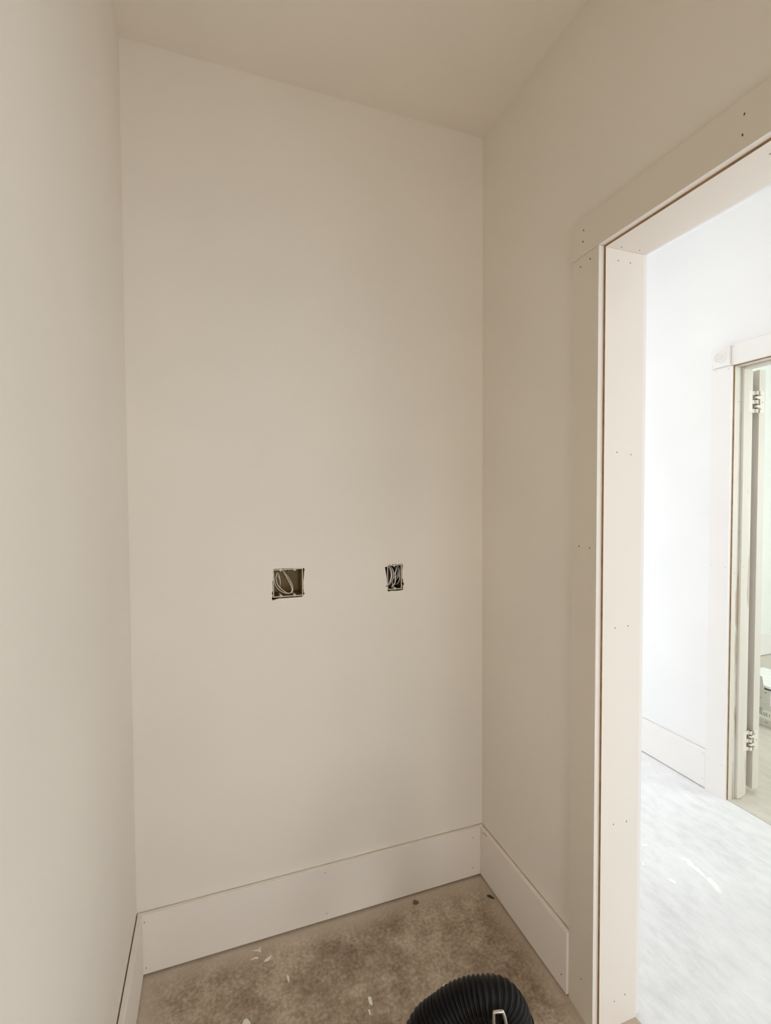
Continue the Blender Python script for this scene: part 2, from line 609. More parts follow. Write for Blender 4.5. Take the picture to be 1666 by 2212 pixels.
def side_window(name, y0, y1, z0, z1, x, label):
    e = empty(name, (x, (y0 + y1) / 2, z0))
    w = 0.05
    box('frame_stile', x, x + 0.06, y0, y0 + w, z0, z1, M['frame'], e, 0.003)
    box('frame_stile', x, x + 0.06, y1 - w, y1, z0, z1, M['frame'], e, 0.003)
    box('frame_stile', x, x + 0.06, (y0 + y1) / 2 - 0.04, (y0 + y1) / 2 + 0.04, z0 + w, z1 - w, M['frame'], e, 0.003)
    box('frame_rail', x, x + 0.06, y0 + w, y1 - w, z0, z0 + w, M['frame'], e, 0.003)
    box('frame_rail', x, x + 0.06, y0 + w, y1 - w, z1 - w, z1, M['frame'], e, 0.003)
    for a, b in ((y0 + w, (y0 + y1) / 2 - 0.04), ((y0 + y1) / 2 + 0.04, y1 - w)):
        box('pane', x + 0.028, x + 0.034, a, b, z0 + w, z1 - w, M['glass'], e)
    struct(e, label, 'window')
    return e


side_window('added_window_3', -3.098, -1.502, 0.002, 2.418, XF + 0.03, 'added glazed double door in the hall wall, right of the far doorway')  # unseen glazing, added to send soft light onto the left wall


def ceiling_lamp(x, y, power, label):
    e = empty('ceiling_lamp', (x, y, H))
    tag(e, label, 'lamp', 'flush ceiling lamps of the hall')
    bm = bmesh.new()
    cyl_bm(bm, Vector((x, y, H - 0.010)), 0.165, 0.020, 'z', 40)
    from_bm('housing', bm, M['frame'], e)
    bm = bmesh.new()
    cyl_bm(bm, Vector((x, y, H - 0.0225)), 0.150, 0.004, 'z', 40)
    from_bm('diffuser', bm, M['lamp'], e)
    d = bpy.data.lights.new('lamp_light', 'AREA')
    d.shape = 'DISK'
    d.size = 0.30
    d.energy = power
    d.color = (1.0, 0.97, 0.93)
    o = bpy.data.objects.new('lamp_light', d)
    COL.objects.link(o)
    o.location = (x, y, H - 0.026)
    o.parent = e
    o.matrix_parent_inverse = e.matrix_world.inverted()


M['lamp'] = make_emit('lamp_diffuser', (1.0, 0.97, 0.93), 3.0)
ceiling_lamp(1.50, 0.10, 3, 'round flush ceiling lamp of the hall by the far doorway')
ceiling_lamp(1.80, -3.20, 12, 'round flush ceiling lamp of the hall by the glazed end')

# far room
struct(box('wall_far_back', XR, 6.0, 1.345, 1.465, 0, H, M['far_wall']), 'pale wall across the far room behind the cartons', 'wall')
struct(box('wall_far_side', 6.0, 6.12, -1.72, 1.465, 0, H, M['far_wall']), 'pale wall on the far side of the far room', 'wall')
struct(plate_with_holes('wall_far_window', [(XR, 0), (6.0, 0), (6.0, H), (XR, H)], [[(3.50, 0.85), (4.70, 0.85), (4.70, 2.05), (3.50, 2.05)]], -1.72, -1.60, [M['far_wall'], M['far_wall']]),
       'pale wall of the far room with an added square window', 'wall')
window('added_window_2', 3.502, 4.698, 0.852, 2.048, -1.605, 'added square white framed window of the far room')  # unseen window, added to brighten the far room
struct(box('baseboard_far', XR + 0.02, 5.98, 1.329, 1.3434, 0.005, 0.188, M['trim_hall'], None, 0.0015), 'tall white baseboard along the back of the far room', 'baseboard')

# ------------------------------------------------------------------ baseboards (left open a hair above the slab and off the wall)
Z0 = 0.008
b = box('baseboard_back', GAP, W - GAP, -GAP - BT, -GAP, Z0, BH, M['trim'], None, 0.0012)
struct(b, 'tall flat white baseboard along the end wall under the two box cut-outs', 'baseboard')
nail_holes('nail_holes', [(0.0227, -GAP - BT, 0.168), (0.0252, -GAP - BT, 0.0277), (0.5703, -GAP - BT, 0.1715), (0.575, -GAP - BT, 0.03), (1.135, -GAP - BT, 0.155), (1.133, -GAP - BT, 0.040)], b, '-y', 0.0014)
b = box('baseboard_left', GAP, GAP + BT, YB + 0.002, -GAP - BT - 0.0008, Z0, BH, M['trim'], None, 0.0012)
struct(b, 'tall flat white baseboard along the left wall, seen nearly edge on', 'baseboard')
b = box('baseboard_right', W - GAP - BT, W - GAP, CO + 0.0006, -GAP - BT - 0.0012, Z0, BH, M['trim'], None, 0.0012)
struct(b, 'short flat white baseboard between the corner and the cased opening', 'baseboard')
nail_holes('nail_holes', [(W - GAP - BT, -0.030, 0.172), (W - GAP - BT, -0.470, 0.048)], b, '-x', 0.0015)
box('gouge', W - GAP - BT - 0.0003, W - GAP - BT + 0.002, -0.062, -0.042, 0.1805, 0.1845, M['raw_wood'], b)
b = box('baseboard_right_rear', W - GAP - BT, W - GAP, YB + 0.02, JY2 - 0.112, Z0, BH, M['trim'], None, 0.0012)
struct(b, 'flat white baseboard right of the cased opening, behind the photographer', 'baseboard')
b = box('baseboard_front', GAP + BT + 0.002, W - GAP - BT - 0.002, YB + GAP, YB + GAP + BT, Z0, BH, M['trim'], None, 0.0012)
struct(b, 'flat white baseboard on the wall behind the photographer', 'baseboard')
b = box('baseboard_hall', XF - GAP - BT, XF - GAP, 0.0850, YN - 0.002, 0.006, BH, M['trim_hall'], None, 0.0012)
struct(b, 'bright white baseboard in the hall left of the far doorway', 'baseboard')
nail_holes('nail_holes', [(XF - GAP - BT, 0.097, 0.170), (XF - GAP - BT, 0.098, 0.045)], b, '-x', 0.0014)
b = box('baseboard_hall_rear', XF - GAP - BT, XF - GAP, YE + 0.002, -3.14, 0.006, BH, M['trim_hall'], None, 0.0012)
struct(b, 'bright white baseboard in the hall beyond the added glazed double door', 'baseboard')

# ------------------------------------------------------------------ door_1: the wide cased opening
d1 = empty('door_1', ((W + XH) / 2, (JY + JY2) / 2, 0))
struct(d1, 'wide cased opening with flat white boards and a bare wood reveal', 'doorway')


def jamb_board(name, x0, x1, y0, y1, z0, z1, mats, parent, raw_faces='x'):
    """white board whose edges facing +-x are bare wood"""
    o = box(name, x0, x1, y0, y1, z0, z1, list(mats), parent)
    for p in o.data.polygons:
        if abs(p.normal.x) > 0.9:
            p.material_index = 1
    return o


CT = 0.017
sj = jamb_board('side_jamb', W, XH, JY, JY + ro - 0.001, 0.0, JZ, (M['trim'], M['raw_wood']), d1)
nail_holes('nail_holes', [(x, JY, z) for x, z in ((1.2237, 2.0366), (1.2636, 2.037), (1.2253, 1.5464), (1.272, 1.5416), (1.2248, 1.0859), (1.2687, 1.0879), (1.271, 0.0774), (1.235, 0.071), (1.226, 0.56), (1.27, 0.558))], sj, '-y', 0.0013)
jamb_board('side_jamb', W, XH, JY2 - ro + 0.001, JY2, 0.0, JZ, (M['trim'], M['raw_wood']), d1)
hj = jamb_board('head_jamb', W, XH + 0.001, JY2 - ro + 0.001, JY + ro - 0.001, JZ + 0.0006, JZ + ro - 0.001, (M['trim'], M['raw_wood']), d1)
nail_holes('nail_holes', [(1.2226, -0.6086, JZ + 0.0006), (1.2797, -0.6112, JZ + 0.0006), (1.2183, -0.9598, JZ + 0.0006)], hj, '-z', 0.0012)
ZH = 2.0709
CE = 0.0100         # casing boards thin out towards their outer edge


def casing_x(d):
    """x of the casing face, d metres out from the inner edge"""
    return W - CT + (CT - CE) * d / abs(CW)


for side in (-1, 1):
    near = side < 0
    xw = W - 0.0004 if near else XH + 0.0004
    xi = W - CT if near else XH + CT
    xo = W - CE if near else XH + CE
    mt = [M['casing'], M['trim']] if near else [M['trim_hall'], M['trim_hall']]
    ci2 = JY2 - 0.0059
    co2 = ci2 - abs(CW)
    sc = prism('side_casing', [(xw, CI), (xi, CI), (xo, CO), (xw, CO)], 'z', 0.0, ZH - 0.0012, mt, d1)
    prism('side_casing', [(xw, ci2), (xi, ci2), (xo, co2), (xw, co2)], 'z', 0.0, ZH - 0.0012, mt, d1)
    hc = prism('head_casing', [(xw, ZH), (xi, ZH), (xo, ZH + abs(CW)), (xw, ZH + abs(CW))], 'y', co2, CO, mt, d1)
    for o in d1.children:      # inner edges take the lighter jamb colour
        if near and o.name.startswith(('side_casing', 'head_casing')):
            for p in o.data.polygons:
                c_, n_ = p.center, p.normal
                if abs(n_.x) < 0.5 and n_.length > 0 and (abs(c_.y - CI) < 1e-4 or abs(c_.y - ci2) < 1e-4 or (abs(c_.z - ZH) < 1e-4 and n_.z < -0.5)):
                    p.material_index = 1
    if near:
        nail_holes('nail_holes', [(casing_x(y - CI), y, z) for y, z in ((-0.5596, 2.0497), (-0.5207, 2.0468), (-0.5232, 1.2969), (-0.5662, 1.2961), (-0.545, 0.105))], sc, '-x', 0.0015)
        nail_holes('nail_holes', [(casing_x(z - ZH), y, z) for y, z in ((-0.5318, 2.1373), (-0.5321, 2.107), (-0.9444, 2.1367), (-0.9434, 2.099))], hc, '-x', 0.0017)

# ------------------------------------------------------------------ door_2: far doorway with its open leaf
d2 = empty('door_2', ((XF + XR) / 2, (FJ + FJ2) / 2, 0))
struct(d2, 'far doorway with round rosette corner blocks and a door folded open', 'doorway')
FCI, FCO = -0.0101, 0.0843
FX = XF - 0.018
fj = jamb_board('side_jamb', XF, XR, FJ, FJ + ro - 0.001, 0.0, FJZ, (M['jamb_far'], M['raw_wood']), d2)
nail_holes('nail_holes', [(2.521, FJ, 1.865), (2.5285, FJ, 1.866), (2.519, FJ, 0.17), (2.512, FJ, 1.07)], fj, '-y', 0.0016, 1.0)
jamb_board('side_jamb', XF, XR, FJ2 - ro + 0.001, FJ2, 0.0, FJZ, (M['jamb_far'], M['raw_wood']), d2)
jamb_board('head_jamb', XF, XR, FJ2 - ro + 0.001, FJ + ro - 0.001, FJZ + 0.0005, FJZ + ro - 0.001, (M['door'], M['raw_wood']), d2)
st = box('door_stop', 2.5400, 2.5760, FJ - 0.0125, FJ - 0.0002, 0.004, FJZ - 0.0002, M['door'], d2, 0.002)
nail_holes('nail_holes', [(2.558, FJ - 0.0125, 0.030), (2.557, FJ - 0.0125, 1.1)], st, '-y', 0.0016, 1.0)
box('door_stop', 2.5400, 2.5760, FJ2 + 0.0002, FJ2 + 0.0125, 0.004, FJZ - 0.0002, M['door'], d2, 0.002)
box('door_stop', 2.5400, 2.5760, FJ2 + 0.013, FJ - 0.013, FJZ - 0.0125, FJZ - 0.0002, M['door'], d2, 0.002)
for (yi, yo, sgn) in ((FCI, FCO, 1), (FJ2 - 0.0059, FJ2 - 0.0059 - 0.0944, -1)):
    c = box('side_casing', FX, XF - 0.0004, yi, yo, 0.0, 2.0300, M['trim_hall'], d2, 0.0008)
    if sgn > 0:
        nail_holes('nail_holes', [(FX, 0.0, 2.017), (FX, 0.062, 2.019), (FX, 0.072, 1.10), (FX, 0.002, 1.10), (FX, 0.068, 0.16), (FX, 0.005, 0.16)], c, '-x', 0.0014, 1.0)
    bx0 = XF - 0.0300
    ya, yb = (yi, yi + sgn * 0.0870)
    blk = box('corner_block', bx0, XF - 0.0004, ya, yb, 2.0312, 2.1210, M['trim_hall'], d2, 0.0012)
    cy_, cz_ = (ya + yb) / 2, 2.0755
    prof = [(bx0 + 0.001, 0.0310), (bx0 - 0.0008, 0.0305), (bx0 - 0.0076, 0.0270), (bx0 - 0.0085, 0.0250), (bx0 - 0.0051, 0.0225), (bx0 - 0.0014, 0.0205),
            (bx0 - 0.0014, 0.0150), (bx0 - 0.0048, 0.0135), (bx0 - 0.0068, 0.0115), (bx0 - 0.0048, 0.0095), (bx0 - 0.0010, 0.0080), (bx0 - 0.0020, 0.0060), (bx0 - 0.0071, 0.0045), (bx0 - 0.0093, 0.0020), (bx0 - 0.0097, 0.0004)]
    lathe_x('rosette', prof, cy_, cz_, M['trim_hall'], blk)
    if sgn > 0:
        nail_holes('nail_holes', [(bx0, ya + 0.012, 2.108), (bx0, yb - 0.008, 2.042)], blk, '-x', 0.0012, 1.0)
hc = box('head_casing', FX, XF - 0.0004, FJ2 - 0.0047, FCI - 0.0012, 2.0312, 2.1215, M['trim_hall'], d2, 0.0008)
nail_holes('nail_holes', [(FX, -0.021, 2.112), (FX, -0.017, 2.044)], hc, '-x', 0.0012, 1.0)
# far-room side casing, plain
box('rear_casing', XR + 0.0004, XR + 0.012, FCI, FCO - 0.02, 0.0, 2.0300, M['trim_hall'], d2, 0.0008)
box('rear_casing', XR + 0.0004, XR + 0.012, FJ2 - 0.10, FJ2 - 0.006, 0.0, 2.0300, M['trim_hall'], d2, 0.0008)
box('rear_casing', XR + 0.0004, XR + 0.012, FJ2 - 0.10, FCO - 0.02, 2.0312, 2.11, M['trim_hall'], d2, 0.0008)

# open leaf: hinged on the far-room side and swung round against the wall
leaf = box('door_leaf', 0.0, 0.036, 0.0, 0.762, 0.024, 2.0215, M['door'], None, 0.0015)
leaf.parent = d2
leaf.matrix_parent_inverse = d2.matrix_world.inverted()
leaf.location = (2.6505, -0.0225, 0)
leaf.rotation_euler = (0, 0, math.radians(-7))
bpy.context.view_layer.update()
bm = bmesh.new()
for yk, zz in ((0.70, 0.97),):
    cyl_bm(bm, Vector((0.062, yk, zz)), 0.026, 0.045, 'x', 24)
kn = from_bm('door_knob', bm, M['chrome'], None)
kn.parent = leaf

for hz0, hz1 in ((1.8177, 1.9215), (0.2158, 0.3124)):
    pin = Vector((2.6330, -0.0215, 0))
    h = empty('hinge', (pin.x, pin.y, hz0))
    h.parent = d2
    h.matrix_parent_inverse = d2.matrix_world.inverted()
    bpy.context.view_layer.update()
    n = 5
    seg = (hz1 - hz0) / n
    bm = bmesh.new()
    cyl_bm(bm, Vector((pin.x, pin.y, (hz0 + hz1) / 2)), 0.0052, hz1 - hz0 - 0.002, 'z', 14)
    from_bm('pin', bm, M['pin'], h, True)
    for k in range(n):
        bm = bmesh.new()
        zc = hz0 + seg * (k + 0.5)
        hh = seg * (0.86 if k % 2 == 0 else 0.55)
        cyl_bm(bm, Vector((pin.x, pin.y, zc)), 0.0074, hh, 'z', 16)
        if k % 2 == 0:
            add_box(bm, XR - 0.002, pin.x, FJ - 0.0030, FJ - 0.0004, zc - hh / 2, zc + hh / 2)
        else:
            add_box(bm, pin.x, 2.652, -0.0266, -0.0240, zc - hh / 2, zc + hh / 2)
        from_bm('knuckle', bm, M['hinge'], h)
    box('jamb_plate', XR - 0.030, XR - 0.0005, FJ - 0.0022, FJ - 0.0002, hz0 + 0.001, hz1 - 0.001, M['hinge'], h, 0.0006)
    box('leaf_plate', 2.6525, 2.6800, -0.0262, -0.0240, hz0 + 0.001, hz1 - 0.001, M['hinge'], h, 0.0006)
    bm = bmesh.new()
    for sx, sz in ((2.6585, 0.18), (2.668, 0.50), (2.6585, 0.82)):
        cyl_bm(bm, Vector((sx, -0.0264, hz0 + (hz1 - hz0) * sz)), 0.0026, 0.0012, 'y', 12)
    s_ = from_bm('screw', bm, M['print'], h)
    s_['kind'] = 'stuff'

# ------------------------------------------------------------------ electrical boxes in the end wall
def gang_box(name, x0, x1, z0, z1, depth, label, bosses, shell):
    e = empty(name, ((x0 + x1) / 2, 0.006, z0))
    tag(e, label, 'electrical box', 'electrical boxes in the end wall')
    t = 0.0024
    yf = 0.0035
    bm = bmesh.new()
    add_box(bm, x0, x0 + t, yf + 0.0015, depth, z0, z1)
    add_box(bm, x1 - t, x1, yf + 0.0015, depth, z0, z1)
    add_box(bm, x0 + t, x1 - t, yf + 0.0015, depth, z0, z0 + t)
    add_box(bm, x0 + t, x1 - t, yf + 0.0015, depth, z1 - t, z1)
    add_box(bm, x0, x1, depth, depth + t, z0, z1)
    from_bm('shell', bm, shell, e)
    bm = bmesh.new()
    add_box(bm, x0, x0 + t, yf - 0.0015, yf + 0.0015, z0, z1)
    add_box(bm, x1 - t, x1, yf - 0.0015, yf + 0.0015, z0, z1)
    add_box(bm, x0 + t, x1 - t, yf - 0.0015, yf + 0.0015, z0, z0 + t)
    add_box(bm, x0 + t, x1 - t, yf - 0.0015, yf + 0.0015, z1 - t, z1)
    from_bm('rim', bm, M['box_rim'], e)
    for bx_, bz_ in bosses:
        bm = bmesh.new()
        # ring with a dark screw hole
        segn = 20
        ro_, ri_ = 0.0043, 0.0019
        ra = []
        for (r, y) in ((ri_, yf - 0.0018), (ro_, yf - 0.0018), (ro_, 0.040), (ri_, 0.040)):
            ra.append([bm.verts.new((bx_ + r * math.cos(2 * math.pi * k / segn), y, bz_ + r * math.sin(2 * math.pi * k / segn))) for k in range(segn)])
        for a, b_ in zip(ra, ra[1:] + ra[:1]):
            for k in range(segn):
                bm.faces.new((a[k], a[(k + 1) % segn], b_[(k + 1) % segn], b_[k]))
        o = from_bm('screw_boss', bm, M['box_rim'], e)
    return e


g1 = gang_box('double_gang_box', 0.4127, 0.5092, 1.1098, 1.2005, 0.078,
              'square double electrical box with a loop of thin white wires in the end wall',
              [(0.4379, 1.1980), (0.4827, 1.1976), (0.4374, 1.1135), (0.4821, 1.1130)], M['box_plastic'])
bm = bmesh.new()
add_box(bm, 0.452, 0.458, 0.040, 0.0779, 1.186, 1.198)
add_box(bm, 0.466, 0.472, 0.040, 0.0779, 1.186, 1.198)
from_bm('cable_clamp', bm, M['box_plastic'], g1)
bm = bmesh.new()
cyl_bm(bm, Vector((0.462, 0.0772, 1.162)), 0.0075, 0.0016, 'y', 24)
from_bm('knockout', bm, M['box_plastic'], g1)


def wire(parent, pts, y0, y1, r, mat):
    n = len(pts)
    P3 = [(p[0], y0 + (y1 - y0) * i / (n - 1), p[1]) for i, p in enumerate(pts)]
    return tube('wire', P3, r, mat, parent, 10, 6)


W1A = [(0.4490, 1.195), (0.4495, 1.1927), (0.4512, 1.1855), (0.4609, 1.1671), (0.4678, 1.1524), (0.473, 1.1389), (0.4747, 1.1292), (0.471, 1.1211), (0.4639, 1.1194), (0.4546, 1.1229), (0.4407, 1.1339), (0.4292, 1.1477), (0.4242, 1.1622), (0.4231, 1.1718), (0.425, 1.1811), (0.4279, 1.1868), (0.4325, 1.1818), (0.4359, 1.1745), (0.438, 1.165)]
W1B = [(0.4525, 1.195), (0.4530, 1.1925), (0.4535, 1.1848), (0.4656, 1.168), (0.4737, 1.1508), (0.4777, 1.1374), (0.4776, 1.1254), (0.4722, 1.1190), (0.4628, 1.1175), (0.4499, 1.1200), (0.4348, 1.1295), (0.4257, 1.1402), (0.4212, 1.1518), (0.4202, 1.1637), (0.4192, 1.1779), (0.4215, 1.1837)]
W1C = [(0.4270, 1.179), (0.4282, 1.1773), (0.4334, 1.1723), (0.4374, 1.1613), (0.4384, 1.1505), (0.4394, 1.1385), (0.4420, 1.130)]


def wire_profile(parent, pts, ys, r, mat):
    n = len(pts)
    out = []
    for i, p in enumerate(pts):
        t = i / (n - 1) * (len(ys) - 1)
        k = min(int(t), len(ys) - 2)
        out.append((p[0], ys[k] + (ys[k + 1] - ys[k]) * (t - k), p[1]))
    return tube('wire', out, r, mat, parent, 10, 6)


wire_profile(g1, W1A, [0.050, 0.014, 0.008, 0.012, 0.030], 0.00125, M['wire'])
wire_profile(g1, W1B, [0.058, 0.021, 0.0145, 0.020, 0.045], 0.00125, M['wire'])
wire_profile(g1, W1C, [0.036, 0.020, 0.024, 0.060], 0.00135, M['wire'])

g2 = gang_box('single_gang_box', 0.8052, 0.8588, 1.1080, 1.1950, 0.078,
              'narrow single electrical box packed with thick grey white cables in the end wall',
              [(0.8310, 1.1925), (0.8335, 1.1108)], M['box_shaded'])
CABLES = [
    ([(0.8130, 1.193), (0.8157, 1.1902), (0.8208, 1.1792), (0.8225, 1.1639), (0.8218, 1.151), (0.8183, 1.1361), (0.8154, 1.1243), (0.8125, 1.1153)], [0.05, 0.010, 0.008, 0.030], 0.0031),
    ([(0.8225, 1.192), (0.8245, 1.189), (0.829, 1.1763), (0.8312, 1.161), (0.83, 1.1458), (0.8271, 1.133), (0.8224, 1.1192)], [0.05, 0.013, 0.011, 0.030], 0.0018),
    ([(0.8545, 1.1930), (0.8493, 1.1858), (0.8411, 1.1732), (0.8365, 1.1616), (0.8355, 1.1465), (0.8358, 1.1324), (0.8329, 1.1217), (0.8282, 1.1137)], [0.035, 0.008, 0.005, 0.020], 0.0020),
    ([(0.8550, 1.186), (0.8555, 1.1832), (0.8548, 1.171), (0.8535, 1.1591), (0.8502, 1.1442), (0.8442, 1.1294)], [0.05, 0.013, 0.014, 0.040], 0.0019),
    ([(0.8530, 1.179), (0.8531, 1.176), (0.8514, 1.1609), (0.8487, 1.1492), (0.8446, 1.1407)], [0.05, 0.018, 0.022, 0.05], 0.0017),
    ([(0.8540, 1.160), (0.8546, 1.1571), (0.8552, 1.144), (0.8540, 1.1289), (0.8510, 1.1171)], [0.018, 0.012, 0.016, 0.040], 0.0018),
    ([(0.8500, 1.178), (0.8484, 1.1736), (0.8444, 1.1651), (0.8418, 1.1543)], [0.05, 0.024, 0.040], 0.0024),
    ([(0.8325, 1.134), (0.8313, 1.1281), (0.8289, 1.1206), (0.826, 1.1150)], [0.030, 0.014, 0.020], 0.0017),
]
for pts, ys, r in CABLES:
    wire_profile(g2, pts, ys, r, M['cable'])

# ------------------------------------------------------------------ vacuum hose
HR = 0.0345
arch = [(0.40, -1.30, 0.040), (0.45, -1.10, 0.045), (0.50, -0.92, 0.145), (0.555, -0.79, 0.285), (0.604, -0.739, 0.368), (0.650, -0.748, 0.411), (0.689, -0.762, 0.437), (0.728, -0.781, 0.450), (0.757, -0.791, 0.443),
        (0.775, -0.798, 0.417), (0.781, -0.799, 0.382), (0.790, -0.790, 0.310), (0.835, -0.730, 0.170), (0.905, -0.640, 0.085)] + [(0.9296, -0.5988, 0.066), (0.9086, -0.5697, 0.0784), (0.8647, -0.5537, 0.0903), (0.8053, -0.554, 0.0884)] + [
        (0.72, -0.66, 0.042), (0.64, -0.82, 0.040), (0.60, -1.00, 0.040), (0.56, -1.25, 0.040)]
hose_e = empty('vacuum_hose', (0.60, -0.80, 0.0))
tag(hose_e, 'black ribbed vacuum hose arching up off the concrete floor', 'hose')
step = 0.00105
pitch = 0.0084
path = resample(smooth_path(arch, 30), step)
per = pitch / step


def hose_r(i):
    ph = (i / per) % 1.0
    s = math.sin(math.pi * ph)
    return HR - 0.0042 + 0.0042 * (s ** 1.3)


bm = bmesh.new()
tube_bm(bm, path, hose_r, 40)
from_bm('ribbed_tube', bm, M['hose'], hose_e, smooth=True)
# dark collar with a silver latch on the descending side
cpos = [Vector(p) for p in ((0.7803, -0.799, 0.400), (0.7815, -0.7985, 0.375), (0.785, -0.795, 0.345))]
bm = bmesh.new()
tube_bm(bm, smooth_path(cpos, 6), HR + 0.0025, 40)
col_ = from_bm('collar', bm, M['hose'], hose_e, smooth=False)
bm = bmesh.new()


def strip(bm, pts, w, t):
    # flat strip through pts, width along camera-facing side
    tube_bm(bm, [Vector(p) for p in pts], w, 8)


latch_pts = smooth_path([(0.718, -0.8206, 0.4111), (0.7166, -0.8243, 0.4427), (0.7169, -0.8238, 0.4644), (0.7202, -0.8248, 0.4678), (0.7292, -0.828, 0.4686), (0.7333, -0.8295, 0.4669), (0.7379, -0.8317, 0.4487), (0.7407, -0.8337, 0.4166)], 8)
tube_bm(bm, latch_pts, 0.0030, 10)
from_bm('latch', bm, M['chrome'], hose_e, smooth=True)

# ------------------------------------------------------------------ small debris on the floors
def flake(name, x, y, pts, h, mat, label, cat, group=None, curl=0.0):
    """thin irregular chip; pts are offsets in metres"""
    bm = bmesh.new()
    lo = [bm.verts.new((x + p[0], y + p[1], 0.0003 + curl * (abs(p[0]) + abs(p[1])))) for p in pts]
    hi = [bm.verts.new((x + p[0] * 0.93, y + p[1] * 0.93, 0.0003 + h + curl * (abs(p[0]) + abs(p[1])))) for p in pts]
    n = len(pts)
    bm.faces.new(lo[::-1])
    bm.faces.new(hi)
    for i in range(n):
        bm.faces.new((lo[i], lo[(i + 1) % n], hi[(i + 1) % n], hi[i]))
    o = from_bm(name, bm, mat)
    return tag(o, label, cat, group)


GF = 'paint flakes on the small room floor'
flake('paint_flake', 0.3456, -0.0440, [(-0.014, 0.004), (0.003, 0.002), (0.013, 0.011), (0.009, -0.001), (0.012, -0.012), (0.004, -0.005)], 0.0015, M['flake'],
      'arrow shaped white paint flake nearest the end baseboard, on the left', 'paint flake', GF)
flake('paint_flake', 0.3351, -0.0675, [(-0.012, -0.002), (0.002, 0.003), (0.012, -0.001), (0.010, -0.006), (0.001, -0.002)], 0.0012, M['flake'],
      'thin crescent paint flake just below the arrow shaped flake', 'paint flake', GF)
flake('paint_flake', 0.3735, -0.0830, [(-0.012, -0.007), (0.000, -0.008), (0.010, 0.001), (0.013, 0.009), (0.004, 0.003), (-0.008, -0.002)], 0.0018, M['flake'],
      'curved white paint flake right of the thin crescent flake', 'paint flake', GF)
flake('paint_flake', 0.4248, -0.1685, [(-0.003, 0.013), (0.002, 0.010), (0.0035, -0.004), (0.001, -0.013), (-0.003, -0.004)], 0.0014, M['flake'],
      'narrow upright paint flake alone in the middle of the left floor', 'paint flake', GF)
flake('paint_flake', 0.6350, -0.3120, [(-0.004, 0.013), (0.006, 0.012), (0.005, -0.006), (0.002, -0.014), (-0.005, -0.006)], 0.0016, M['flake'],
      'longer white paint flake left of the black hose', 'paint flake', GF)
flake('paint_flake', 0.6250, -0.3390, [(-0.003, 0.008), (0.002, 0.007), (0.001, -0.009), (-0.003, -0.006)], 0.0012, M['flake'],
      'tiny sliver of paint under the longer flake left of the hose', 'paint flake', GF)
flake('paint_flake', 0.2980, -0.2500, [(-0.013, -0.008), (-0.005, 0.008), (0.004, 0.008), (0.012, -0.004), (0.012, -0.016), (-0.010, -0.018)], 0.003, M['flake'],
      'broad white paint flake cut by the bottom edge of the photo', 'paint flake', GF)
flake('paint_flake', 0.8500, -0.3490, [(-0.014, -0.010), (-0.006, 0.004), (0.008, 0.010), (0.014, 0.004), (0.004, -0.006)], 0.003, M['flake'],
      'white paint flake half hidden behind the arch of the hose', 'paint flake', GF)
flake('plaster_crumb', 0.8862, -0.0470, [(-0.010, -0.004), (-0.002, 0.009), (0.006, 0.004), (0.013, -0.005), (0.002, -0.009)], 0.005, M['chip'],
      'brown crumb of plaster beside the end baseboard near the corner', 'debris')
flake('wood_chip', 1.1480, -0.1160, [(-0.010, 0.008), (0.002, 0.007), (0.007, -0.003), (0.010, -0.014), (-0.003, -0.004)], 0.004, M['dark'],
      'small dark wood chip against the right baseboard', 'debris')


def spill(name, pts, label, cat, group=None, mat=None):
    cx = sum(p[0] for p in pts) / len(pts)
    cy = sum(p[1] for p in pts) / len(pts)
    return flake(name, cx, cy, [(p[0] - cx, p[1] - cy) for p in pts], 0.0014, mat or M['hall_paint'], label, cat, group)


GS = 'dried paint on the hall floor'
spill('paint_smear', [(1.9611, -0.2071), (1.9713, -0.215), (1.9815, -0.2229), (1.9755, -0.2495), (1.9673, -0.2466), (1.974, -0.2691), (1.9691, -0.2909), (1.9574, -0.3173), (1.9731, -0.323), (1.9678, -0.3412), (1.9603, -0.3661), (1.9467, -0.3824), (1.9329, -0.3858), (1.9333, -0.3692), (1.941, -0.3411), (1.9481, -0.3215), (1.9516, -0.2924), (1.9509, -0.2687), (1.9495, -0.2482), (1.9589, -0.2313), (1.9517, -0.2179)],
      'long white paint smear across the hall floor', 'paint smear', GS)
spill('paint_smear', [(1.8162, -0.2663), (1.8288, -0.2746), (1.8329, -0.2836), (1.831, -0.2962), (1.82, -0.2974), (1.8137, -0.2841), (1.8107, -0.2741)],
      'short white paint blob left of the long smear on the hall floor', 'paint smear', GS)
spill('paint_smear', [(1.797, -0.1686), (1.8004, -0.174), (1.7909, -0.1909), (1.7826, -0.1944), (1.7875, -0.1816)],
      'small white paint drop on the hall floor close to the jamb board', 'paint smear', GS)
spill('paint_smear', [(1.8678, -0.1036), (1.8904, -0.1027), (1.9, -0.1107), (1.8897, -0.1142), (1.8697, -0.1106)],
      'flat white paint streak farthest up beside the jamb board', 'paint smear', GS)
spill('paint_smear', [(1.9821, -0.272), (1.9849, -0.2849), (1.9839, -0.2963), (1.9805, -0.2912), (1.9804, -0.2793)],
      'hairline white paint streak just right of the long smear', 'paint smear', GS)
spill('paper_scrap', [(2.3305, 0.0273), (2.3371, 0.0214), (2.341, 0.0118), (2.3324, 0.0103), (2.3254, 0.0175)],
      'tiny white scrap on the hall floor near the far doorway', 'debris')

